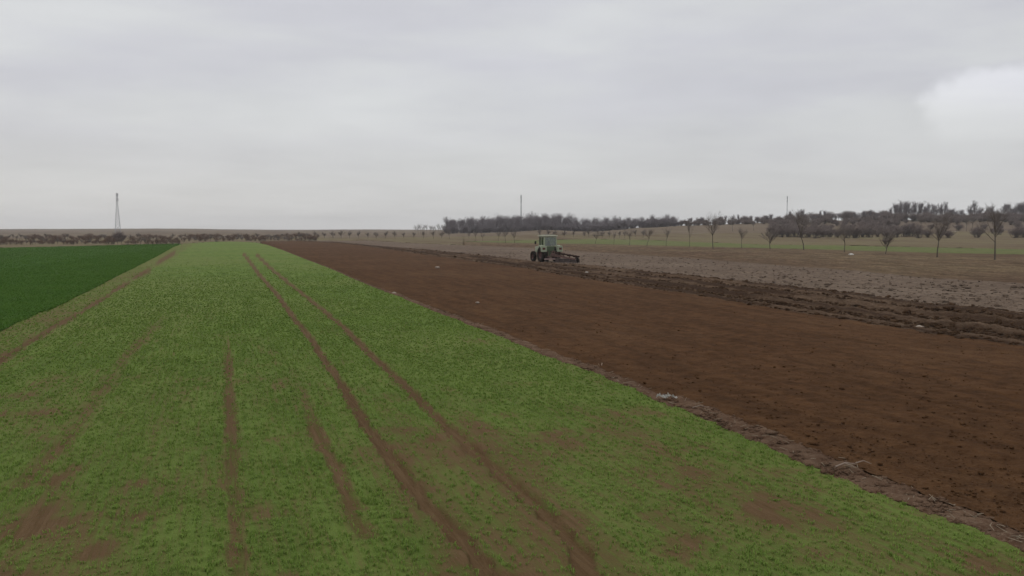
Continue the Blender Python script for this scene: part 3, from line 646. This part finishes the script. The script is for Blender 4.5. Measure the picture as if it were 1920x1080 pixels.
# ------------------------------------------------------------------ lattice masts
M_steel = plain('galvanised_steel', (.30, .305, .32), .7, 0, var=.15)
M_ant = plain('antenna_grey', (.20, .20, .22), .6, var=.1)
def ordinal(n): return '%d%s' % (n, 'th' if 10 < n % 100 < 14 else {1: 'st', 2: 'nd', 3: 'rd'}.get(n % 10, 'th'))
_g = {}
for o in list(COL.objects):
    if o.get('group') and o.get('label'): _g.setdefault(o['label'], []).append(o)
for lab, L in _g.items():
    if len(L) < 4: continue
    L.sort(key=lambda o: o.location.x / o.location.y)
    for i, o in enumerate(L): o['label'] = lab + ', ' + ('leftmost' if i == 0 else 'rightmost' if i == len(L) - 1 else ordinal(i + 1) + ' from left')
def mast(px, Y, ytop, wb, wt, label):
    p = at_depth(px, Y); Ht = CAM_H + float(slope_of(ytop)) * Y - p.z; r = empty('lattice_mast', p, .5)
    A, B, ra = [], [], []
    n = 14; zs = [Ht * (1 - (1 - i / n) ** 1.25) for i in range(n + 1)]; w = lambda z: (wb + (wt - wb) * min(1, z / (Ht * .75))) / 2
    cs_ = ((1, 1), (-1, 1), (-1, -1), (1, -1))
    def add(a, b, r0): A.append(a); B.append(b); ra.append(r0)
    for i in range(n):
        z0, z1 = zs[i], zs[i + 1]; w0, w1 = w(z0), w(z1)
        for j in range(4):
            c0, c1 = cs_[j], cs_[(j + 1) % 4]
            add((c0[0] * w0, c0[1] * w0, z0), (c0[0] * w1, c0[1] * w1, z1), .08 if wb > 2 else .035)
            add((c0[0] * w0, c0[1] * w0, z0), (c1[0] * w1, c1[1] * w1, z1), .05); add((c1[0] * w0, c1[1] * w0, z0), (c0[0] * w1, c0[1] * w1, z1), .05)
            add((c0[0] * w1, c0[1] * w1, z1), (c1[0] * w1, c1[1] * w1, z1), .05)
    v, f = tubes(A, B, np.array(ra), np.array(ra), 4); link('lattice_frame', np_mesh('lattice_frame', v, f), r, M_steel)
    A, B, ra = [], [], []
    for z in (Ht * .80, Ht * .92):
        for k in range(3):
            a = k * 2.09; q = wt / 2 + (.3 if wb > 2 else .1); add((q * math.cos(a), q * math.sin(a), z), (q * math.cos(a), q * math.sin(a), z + 2.2), .16 if wb > 2 else .10)
            add((0, 0, z + 1), (q * math.cos(a), q * math.sin(a), z + 1), .06)
    v, f = tubes(A, B, np.array(ra), np.array(ra), 6); link('antenna', np_mesh('antenna', v, f), r, M_ant)
    v, f = tubes([(0, 0, Ht * .98)], [(0, 0, Ht * 1.03)], np.array([.09]), np.array([.05]), 6); link('lightning_rod', np_mesh('lightning_rod', v, f), r, M_steel)
    tag(r, label, 'mast', 'lattice masts on the skyline')
mast(221, 600, 362.5, 3.6, .9, 'tall grey lattice mast on the left skyline with shrubs at its foot')
mast(977, 540, 367, .8, .3, 'slim grey lattice mast rising behind the wood left of the tractor')
mast(1475, 700, 369, .9, .35, 'slim grey lattice mast rising behind the hill on the right')

# ------------------------------------------------------------------ tractor
M_green = plain('pale_green_paint', (.31, .345, .24), .5, var=.12, scale=3)
M_roof = plain('cream_roof', (.50, .50, .40), .5, var=.1)
M_dgreen = plain('dark_green_panel', (.07, .095, .05), .6, var=.2)
M_tyre = plain('muddy_tyre', (.030, .024, .020), .9, var=.4, scale=12, bump=.02)
M_rim = plain('muddy_red_rim', (.075, .028, .022), .7, var=.35)
M_black = plain('black_plastic', (.02, .02, .02), .5, var=.1)
M_red = plain('worn_red_steel', (.13, .075, .062), .6, var=.3)
M_bar = plain('dusty_pink_steel', (.30, .215, .195), .7, var=.2)
M_rust = plain('rusty_steel', (.075, .045, .034), .8, var=.3)
M_steelw = plain('worn_steel', (.13, .10, .088), .6, .2, var=.3)
M_lamp = plain('tail_lamp_red', (.10, .015, .012), .3, var=.1)
M_hl = plain('headlamp_glass', (.6, .6, .55), .1, var=.05)
gl = bpy.data.materials.new('cab_glass'); gl.use_nodes = True; gt = gl.node_tree; gb = gt.nodes['Principled BSDF']
gt.nodes.remove(gb); _t = N(gt, 'ShaderNodeBsdfTransparent'); _t.inputs[0].default_value = (.66, .72, .68, 1); _g = N(gt, 'ShaderNodeBsdfGlossy'); _g.inputs['Roughness'].default_value = .08
_m = N(gt, 'ShaderNodeMixShader'); _m.inputs[0].default_value = .10; gt.links.new(_t.outputs[0], _m.inputs[1]); gt.links.new(_g.outputs[0], _m.inputs[2]); gt.links.new(_m.outputs[0], gt.nodes['Material Output'].inputs[0])

def bm_box(bm, c, s, rot=None, bev=0.0):
    r = bmesh.ops.create_cube(bm, size=1); vs_ = r['verts']
    for v in vs_: v.co = Vector((v.co.x * s[0], v.co.y * s[1], v.co.z * s[2]))
    if rot is not None:
        for v in vs_: v.co = rot @ v.co
    for v in vs_: v.co += Vector(c)
    if bev:
        es = list({e for v in vs_ for e in v.link_edges}); bmesh.ops.bevel(bm, geom=es, offset=bev, segments=2, affect='EDGES')
def bm_bar(bm, a, b, w, h=None):
    a, b = Vector(a), Vector(b); d = b - a; q = d.to_track_quat('Y', 'Z').to_matrix()
    bm_box(bm, (a + b) / 2, (w, d.length, h or w), q, min(w, h or w) * .12)
def bm_cyl(bm, a, b, r, r2=None, n=16):
    a, b = Vector(a), Vector(b); d = b - a; mt = Matrix.Translation((a + b) / 2) @ d.to_track_quat('Z', 'Y').to_matrix().to_4x4()
    bmesh.ops.create_cone(bm, cap_ends=True, segments=n, radius1=r, radius2=r if r2 is None else r2, depth=d.length, matrix=mt)
def part(name, fn, m, parent, smooth=False):
    bm = bmesh.new(); fn(bm); me = bpy.data.meshes.new(name); bm.to_mesh(me); bm.free(); me.materials.append(m); return link(name, me, parent, smooth=smooth)
def lathe_x(bm, prof, cx, cy, cz, n=28):
    """prof: (x, r) revolved about the x axis"""
    rings = []
    for x_, r_ in prof: rings.append([bm.verts.new((cx + x_, cy + r_ * math.cos(2 * math.pi * k / n), cz + r_ * math.sin(2 * math.pi * k / n))) for k in range(n)])
    for A_, B_ in zip(rings[:-1], rings[1:]):
        for k in range(n): bm.faces.new((A_[k], A_[(k + 1) % n], B_[(k + 1) % n], B_[k]))
def wheel(parent, c, r, w, rr, side):
    we = empty('wheel', c); we.parent = parent
    def ty(bm):
        lathe_x(bm, [(-w * .38, rr), (-w * .5, rr + (r - rr) * .4), (-w * .5, r * .93), (-w * .36, r * .97), (w * .36, r * .97), (w * .5, r * .93), (w * .5, rr + (r - rr) * .4), (w * .38, rr), (-w * .38, rr)], 0, 0, 0)
        n = 22
        for k in range(n):                                     # slanted tread lugs, left and right half
            for s in (-1, 1):
                a = 2 * math.pi * (k + (.25 if s > 0 else -.25)) / n; ro = Matrix.Rotation(a, 3, 'X') @ Matrix.Rotation(s * .6, 3, 'Z')
                cc = Matrix.Rotation(a, 3, 'X') @ Vector((s * w * .25, 0, r * .985)); bm_box(bm, cc, (w * .5, .05, r * .06), ro)
    def ri(bm):
        lathe_x(bm, [(-w * .36, rr * 1.01), (-w * .30, rr * .9), (side * w * .10, rr * .82), (side * w * .10, rr * .30), (side * w * .26, rr * .26), (side * w * .26, .001)], 0, 0, 0, 24)
        lathe_x(bm, [(w * .36, rr * 1.01), (w * .30, rr * .9), (side * w * .10 + .01, rr * .82)], 0, 0, 0, 24)
        for k in range(8):
            a = k * math.pi / 4; bm_cyl(bm, (side * w * .08, rr * .5 * math.cos(a), rr * .5 * math.sin(a)), (side * w * .16, rr * .5 * math.cos(a), rr * .5 * math.sin(a)), .02, n=6)
    part('tyre', ty, M_tyre, we); part('rim', ri, M_rim, we)
TP = at_depth(1029, 92.0)
THEAD = -PHI + R(3)
tr = empty('tractor', TP + Vector((0, 0, .02)), THEAD)
tag(tr, 'pale green tractor with glazed cab seen from behind, ploughing at the furrow end', 'tractor')
for s in (-1, 1):
    wheel(tr, (s * .86, 0, .80), .80, .42, .42, s); wheel(tr, (s * .80, 2.3, .55), .55, .32, .30, s)
def chassis(bm):
    bm_box(bm, (0, .2, .85), (.62, 1.3, .62), None, .04); bm_box(bm, (0, 1.5, .82), (.42, 1.6, .45), None, .03); bm_cyl(bm, (-.75, 0, .8), (.75, 0, .8), .15)
    bm_cyl(bm, (-.7, 2.3, .55), (.7, 2.3, .55), .07); bm_box(bm, (0, 2.3, .66), (.3, .3, .3), None, .02)
part('chassis', chassis, M_dgreen, tr)
def hood(bm):
    bm_box(bm, (0, 1.95, 1.32), (.74, 1.75, .62), None, .07); bm_box(bm, (0, 2.86, 1.2), (.68, .1, .5), None, .03)
hd = part('hood', hood, M_green, tr)
part('grille', lambda bm: [bm_box(bm, (0, 2.925, 1.05 + i * .07), (.52, .03, .04)) for i in range(7)], M_black, hd)
for s in (-1, 1): part('headlight', lambda bm: bm_cyl(bm, (s * .24, 2.9, 1.5), (s * .24, 2.96, 1.5), .09), M_hl, hd)
def cab(bm):
    for s in (-1, 1):
        bm_bar(bm, (s * .74, -.42, 1.25), (s * .68, -.36, 2.72), .13, .10)       # rear posts
        bm_bar(bm, (s * .76, .35, 1.2), (s * .70, .35, 2.72), .07, .07)          # door posts
        bm_bar(bm, (s * .66, 1.05, 1.2), (s * .64, .95, 2.72), .08, .08)         # front posts
        bm_box(bm, (s * .74, .32, 1.18), (.08, 1.5, .12), None, .02)
        bm_bar(bm, (s * .70, -.38, 2.69), (s * .66, .98, 2.69), .08, .08)
    bm_bar(bm, (-.70, -.38, 2.69), (.70, -.38, 2.69), .09, .09); bm_bar(bm, (-.66, .98, 2.69), (.66, .98, 2.69), .08, .08)
    bm_bar(bm, (-.74, -.42, 1.70), (.74, -.42, 1.70), .05, .06)
part('cab_frame', cab, M_green, tr)
part('rear_panel', lambda bm: (bm_box(bm, (0, -.43, 1.44), (.98, .05, .50), None, .015), bm_box(bm, (0, -.3, 1.2), (.9, .3, .08), None, .01)), M_dgreen, tr)
def roof(bm):
    bm_box(bm, (0, .3, 2.80), (1.66, 1.72, .13), None, .05); bm_box(bm, (0, .3, 2.875), (1.2, 1.3, .05), None, .02)
part('roof', roof, M_roof, tr)
part('rear_window', lambda bm: bm_box(bm, (0, -.40, 2.2), (1.28, .012, .90), Matrix.Rotation(-.04, 3, 'X')), gl, tr)
part('windscreen', lambda bm: bm_box(bm, (0, 1.0, 2.05), (1.2, .012, 1.2)), gl, tr)
for s in (-1, 1):
    part('side_window', lambda bm: bm_box(bm, (s * .72, -.02, 2.2), (.012, .62, .85)), gl, tr)
    dr = part('door', lambda bm: bm_box(bm, (s * .70, .68, 1.95), (.012, .56, 1.4)), gl, tr)
    part('handle', lambda bm: bm_box(bm, (s * .73, .46, 1.6), (.03, .03, .16), None, .005), M_black, dr)
    def fen(bm):
        cx, w = s * .93, .60; r0, r1 = .90, .95; n = 14; prev = None
        for k in range(n + 1):
            a = R(163) - R(83) * k / n                        # from low behind the wheel over its top
            ca_, sa_ = math.cos(a), math.sin(a)
            ring = [bm.verts.new((cx + dx_, r * ca_, .80 + r * sa_ + .05)) for dx_, r in ((-w / 2, r0), (w / 2, r0), (w / 2, r1), (-w / 2, r1))]
            if prev:
                for q in range(4): bm.faces.new((prev[q], prev[(q + 1) % 4], ring[(q + 1) % 4], ring[q]))
            else: bm.faces.new(ring)
            prev = ring
        bm.faces.new(prev[::-1])
        bm_box(bm, (cx, -.74, 1.42), (w, .34, .66), None, .05)        # boxy rear of the fender
    fe = part('fender', fen, M_green, tr)
    part('tail_lamp', lambda bm: (bm_box(bm, (s * .97, -.925, 1.43), (.26, .05, .17), None, .015)), M_lamp, fe)
    part('lamp_housing', lambda bm: bm_box(bm, (s * .97, -.905, 1.43), (.32, .04, .23), None, .01), M_black, fe)
    mi = part('mirror', lambda bm: (bm_box(bm, (s * 1.12, 1.02, 2.05), (.20, .05, .32), None, .02), bm_bar(bm, (s * .68, .98, 2.25), (s * 1.1, 1.02, 2.2), .025)), M_black, tr)
part('exhaust', lambda bm: (bm_cyl(bm, (.46, 1.45, 1.3), (.46, 1.45, 1.9), .07), bm_cyl(bm, (.46, 1.45, 1.9), (.46, 1.45, 2.75), .035)), M_black, tr)
part('fuel_tank', lambda bm: bm_box(bm, (-.55, .75, .85), (.34, .7, .5), None, .06), M_black, tr)
part('step', lambda bm: [bm_box(bm, (s * .72, .75, z), (.3, .3, .04), None, .01) for s in (-1, 1) for z in (.5, .75)], M_black, tr)
part('steering_wheel', lambda bm: (lathe_x(bm, [(-.012, .17), (.012, .17), (.012, .20), (-.012, .20), (-.012, .17)], 0, 0, 0, 20), bmesh.ops.transform(bm, matrix=Matrix.Translation((0, .62, 1.78)) @ Matrix.Rotation(R(90), 4, 'Y') @ Matrix.Rotation(R(-0), 4, 'Z'), verts=bm.verts), bm_bar(bm, (0, .62, 1.77), (0, .85, 1.3), .04), bm_bar(bm, (-.19, .62, 1.78), (.19, .62, 1.78), .02)), M_black, tr)
part('seat', lambda bm: (bm_box(bm, (0, .08, 1.36), (.48, .46, .14), None, .04), bm_box(bm, (0, -.14, 1.62), (.46, .10, .40), None, .04)), M_black, tr)
part('hitch', lambda bm: [bm_bar(bm, (s * .35, -.3, .62), (s * .42, -1.12, .55), .07) for s in (-1, 1)] + [bm_bar(bm, (0, -.4, 1.05), (0, -1.1, 1.15), .06), bm_cyl(bm, (-.35, -.45, 1.15), (-.42, -.9, .6), .03, n=8), bm_cyl(bm, (.35, -.45, 1.15), (.42, -.9, .6), .03, n=8)], M_red, tr)

# driver, seated, both hands on the wheel
def person():
    J = {'pel': (0, .02, 1.46), 'bel': (0, .0, 1.62), 'chest': (0, .02, 1.84), 'neck': (0, .04, 1.98), 'hd0': (0, .06, 2.06), 'hd1': (0, .07, 2.15), 'hd2': (0, .06, 2.24)}
    rad = {'pel': .15, 'bel': .14, 'chest': .16, 'neck': .065, 'hd0': .085, 'hd1': .105, 'hd2': .07}
    E = [('pel', 'bel'), ('bel', 'chest'), ('chest', 'neck'), ('neck', 'hd0'), ('hd0', 'hd1'), ('hd1', 'hd2')]
    for s, q in ((-1, 'l'), (1, 'r')):
        J.update({q + 'sh': (s * .19, .02, 1.88), q + 'el': (s * .27, .22, 1.66), q + 'wr': (s * .17, .47, 1.76), q + 'ha': (s * .16, .56, 1.79),
                  q + 'hip': (s * .10, .06, 1.45), q + 'kn': (s * .15, .50, 1.50), q + 'an': (s * .15, .72, 1.12), q + 'to': (s * .15, .86, 1.08)})
        rad.update({q + 'sh': .075, q + 'el': .052, q + 'wr': .034, q + 'ha': .036, q + 'hip': .10, q + 'kn': .068, q + 'an': .045, q + 'to': .035})
        E += [('chest', q + 'sh'), (q + 'sh', q + 'el'), (q + 'el', q + 'wr'), (q + 'wr', q + 'ha'), ('pel', q + 'hip'), (q + 'hip', q + 'kn'), (q + 'kn', q + 'an'), (q + 'an', q + 'to')]
        for k in range(5):                                         # fingers and thumb curled round the rim
            f0, f1, f2 = '%sf%da' % (q, k), '%sf%db' % (q, k), '%sf%dc' % (q, k)
            ox = (k - 1.5) * .018 if k < 4 else -s * .04; fy = .60 if k < 4 else .57
            J[f0] = (s * .16 + ox, fy, 1.80); J[f1] = (s * .16 + ox, fy + .035, 1.79 - .004 * k); J[f2] = (s * .16 + ox * .9, fy + .03, 1.76)
            for f_ in (f0, f1, f2): rad[f_] = .009
            E += [(q + 'ha', f0), (f0, f1), (f1, f2)]
    names = list(J); me = bpy.data.meshes.new('person'); me.from_pydata([J[n] for n in names], [(names.index(a), names.index(b)) for a, b in E], [])
    o = bpy.data.objects.new('person', me); COL.objects.link(o); o.modifiers.new('skin', 'SKIN'); ss = o.modifiers.new('sub', 'SUBSURF'); ss.levels = ss.render_levels = 1
    for i, n in enumerate(names): me.skin_vertices[0].data[i].radius = (rad[n], rad[n])
    me.skin_vertices[0].data[0].use_root = True; me.materials.append(plain('jacket_blue_grey', (.05, .06, .075), .9)); o.location = tr.location; o.rotation_euler = tr.rotation_euler
    tag(o, 'driver in dark clothes sitting in the tractor cab', 'person')
    part('hair', lambda bm: (bmesh.ops.create_uvsphere(bm, u_segments=14, v_segments=8, radius=.115, matrix=Matrix.Translation((0, .045, 2.19)) @ Matrix.Diagonal((1, 1.08, .85, 1)))), M_black, o, True)
person()

# mounted reversible plough behind the tractor, beam slanting out to the right
pl = empty('plough', tr.location, THEAD); tag(pl, 'worn red reversible plough with raised bodies trailing right behind the tractor', 'plough')
def hs(bm):
    bm_bar(bm, (-.75, -1.2, .56), (.75, -1.2, .56), .09); bm_bar(bm, (-.45, -1.2, .56), (0, -1.2, 1.25), .07); bm_bar(bm, (.45, -1.2, .56), (0, -1.2, 1.25), .07)
    bm_box(bm, (0, -1.3, .80), (.5, .2, .34), None, .03); bm_bar(bm, (-.9, -1.28, .40), (.85, -1.28, .40), .06)
part('headstock', hs, M_red, pl)
part('cross_bar', lambda bm: bm_bar(bm, (-1.15, -1.42, .34), (.95, -1.42, .34), .13), M_bar, pl)
b0, b1 = Vector((.0, -1.45, .72)), Vector((1.38, -3.8, .36))
part('beam', lambda bm: (bm_bar(bm, b0, b1, .13), bm_bar(bm, b0 + Vector((.25, 0, .1)), b0.lerp(b1, .45) + Vector((.15, 0, .05)), .06)), M_red, pl)
for k in range(4):
    c = b0.lerp(b1, .16 + .27 * k)
    def body(bm, sgn=1, c=c):
        z0 = c.z; zt = -.02 if sgn > 0 else c.z + .42
        bm_bar(bm, c, (c.x, c.y - .08, zt + .18 * sgn), .05, .12)
        n = 7; g = []
        for i in range(n + 1):                                     # curved mouldboard
            t = i / n; g.append([bm.verts.new((c.x - .16 + .50 * t, c.y + .22 - .62 * t + .10 * hh2 * hh2, zt + sgn * (.05 + (.38 if sgn > 0 else .16) * hh2))) for hh2 in (0, .33, .66, 1.0)])
        fs = [bm.faces.new((g[i][j], g[i + 1][j], g[i + 1][j + 1], g[i][j + 1])) for i in range(n) for j in range(3)]
        bmesh.ops.solidify(bm, geom=fs, thickness=.02)
        bm_bar(bm, (c.x - .22, c.y + .26, zt + .05 * sgn), (c.x + .10, c.y - .12, zt + .03 * sgn), .05, .09)
    part('plough_body', lambda bm: body(bm, 1), M_steelw, pl); part('raised_body', lambda bm: body(bm, -1), M_rust, pl)
dw = b0.lerp(b1, .92)
def depthw(bm):
    lathe_x(bm, [(-.07, .20), (-.07, .30), (.07, .30), (.07, .20), (-.07, .20)], dw.x + .28, dw.y - .2, .30, 18); bm_bar(bm, dw, (dw.x + .28, dw.y - .2, .30), .05)
    bm_cyl(bm, (dw.x + .2, dw.y - .2, .3), (dw.x + .36, dw.y - .2, .3), .21, n=12)
part('depth_wheel', depthw, M_tyre, pl)

# ------------------------------------------------------------------ small things lying about
M_white = plain('white_plastic', (.50, .48, .43), .5, var=.15)
M_stone = plain('pale_stone', (.30, .25, .20), .9, var=.3, scale=8, bump=.02)
M_stick = plain('bleached_stick', (.27, .21, .165), .9, var=.25)
def scrap(px, py, L, label, seed):
    r_ = random.Random(seed); p = at(px, py); bm = bmesh.new(); nx, ny = 12, 5; g = []
    for i in range(nx + 1):
        g.append([bm.verts.new((L * (i / nx - .5), L * .3 * (j / ny - .5) * (1 - .5 * abs(i / nx - .5)) + r_.gauss(0, .012), .05 + abs(r_.gauss(0, .035)) + .03 * math.sin(i))) for j in range(ny + 1)])
    fs = [bm.faces.new((g[i][j], g[i + 1][j], g[i + 1][j + 1], g[i][j + 1])) for i in range(nx) for j in range(ny)]
    bmesh.ops.solidify(bm, geom=fs, thickness=.006); me = bpy.data.meshes.new('plastic_scrap'); bm.to_mesh(me); bm.free(); me.materials.append(M_white)
    o = link('plastic_scrap', me); o.location = p; o.rotation_euler = (0, 0, r_.uniform(-.4, .2)); tag(o, label, 'litter')
def stone(px, py, r, label, seed, m=None, name='stone', flat=.6):
    r_ = random.Random(seed); p = at(px, py); bm = bmesh.new(); bmesh.ops.create_icosphere(bm, subdivisions=2, radius=r)
    for v in bm.verts: v.co *= 1 + r_.gauss(0, .10); v.co.z *= flat; v.co.x *= 1.4
    me = bpy.data.meshes.new(name); bm.to_mesh(me); bm.free(); me.materials.append(m or M_stone); o = link(name, me); o.location = p + Vector((0, 0, r * .35 + .02)); tag(o, label, 'stone')
def stick(px, py, L, r, az, label, fork=True):
    p = at(px, py); bm = bmesh.new(); d = Vector((math.cos(az), math.sin(az), .06)); e = p * 0 + d * L
    bm_cyl(bm, (0, 0, .07), e * .5 + Vector((0, 0, .10)), r, r * .8, 7); bm_cyl(bm, e * .5 + Vector((0, 0, .10)), e + Vector((0, 0, .05)), r * .8, r * .4, 7)
    if fork: bm_cyl(bm, e * .45 + Vector((0, 0, .09)), e * .45 + Vector((L * .35 * math.cos(az - .7), L * .35 * math.sin(az - .7), .06)), r * .6, r * .3, 7)
    me = bpy.data.meshes.new('stick'); bm.to_mesh(me); bm.free(); me.materials.append(M_stick); o = link('stick', me); o.location = p; tag(o, label, 'stick')
scrap(1250, 750, .42, 'crumpled white plastic scrap on the margin between wheat and harrowed soil', 3)
stick(1566, 884, .36, .012, .35, 'bleached forked stick on the soil margin at the lower right')
stick(1604, 877, .22, .009, -.1, 'shorter bleached stick right of the forked stick on the soil margin', False)
stick(1298, 771, .30, .008, .1, 'thin pale stick lying just right of the white plastic scrap', False)
stick(1128, 690, .25, .012, 1.4, 'short pale stub standing on the margin left of the white plastic scrap', False)
stone(1596, 479, .24, 'whitish rock on the weedy band below the orchard trees', 7, M_white, flat=.8)
stone(1100, 513, .13, 'small white stone among the clods just right of the tractor', 8, M_white)
stone(1724, 616, .10, 'pale stone on the lower edge of the furrows at the right', 10)
stone(820, 503, .16, 'pale stone in the harrowed soil left of the tractor', 12)
stone(895, 569, .07, 'small pale stone in the middle of the harrowed soil', 13)
stone(739, 551, .09, 'pale stone at the wheat edge nearest the far end', 14)

# ------------------------------------------------------------------ haze
hb = bmesh.new(); bmesh.ops.create_cube(hb, size=1)
for v in hb.verts: v.co = Vector((v.co.x * 6300, 0 + (v.co.y + .5) * 3500 - 400, (v.co.z + .5) * 55 - 7))
hm = bpy.data.meshes.new('haze'); hb.to_mesh(hm); hb.free()
mh = bpy.data.materials.new('haze'); mh.use_nodes = True; ht = mh.node_tree; ht.nodes.clear()
pv = N(ht, 'ShaderNodeVolumePrincipled'); pv.inputs['Color'].default_value = (.95, .95, .96, 1); pv.inputs['Density'].default_value = .00020
ho = N(ht, 'ShaderNodeOutputMaterial'); ht.links.new(pv.outputs[0], ho.inputs['Volume'])
hz = link('haze', hm, None, mh); tag(hz, 'thin grey winter haze over the fields', 'haze', kind='stuff')
print('done')
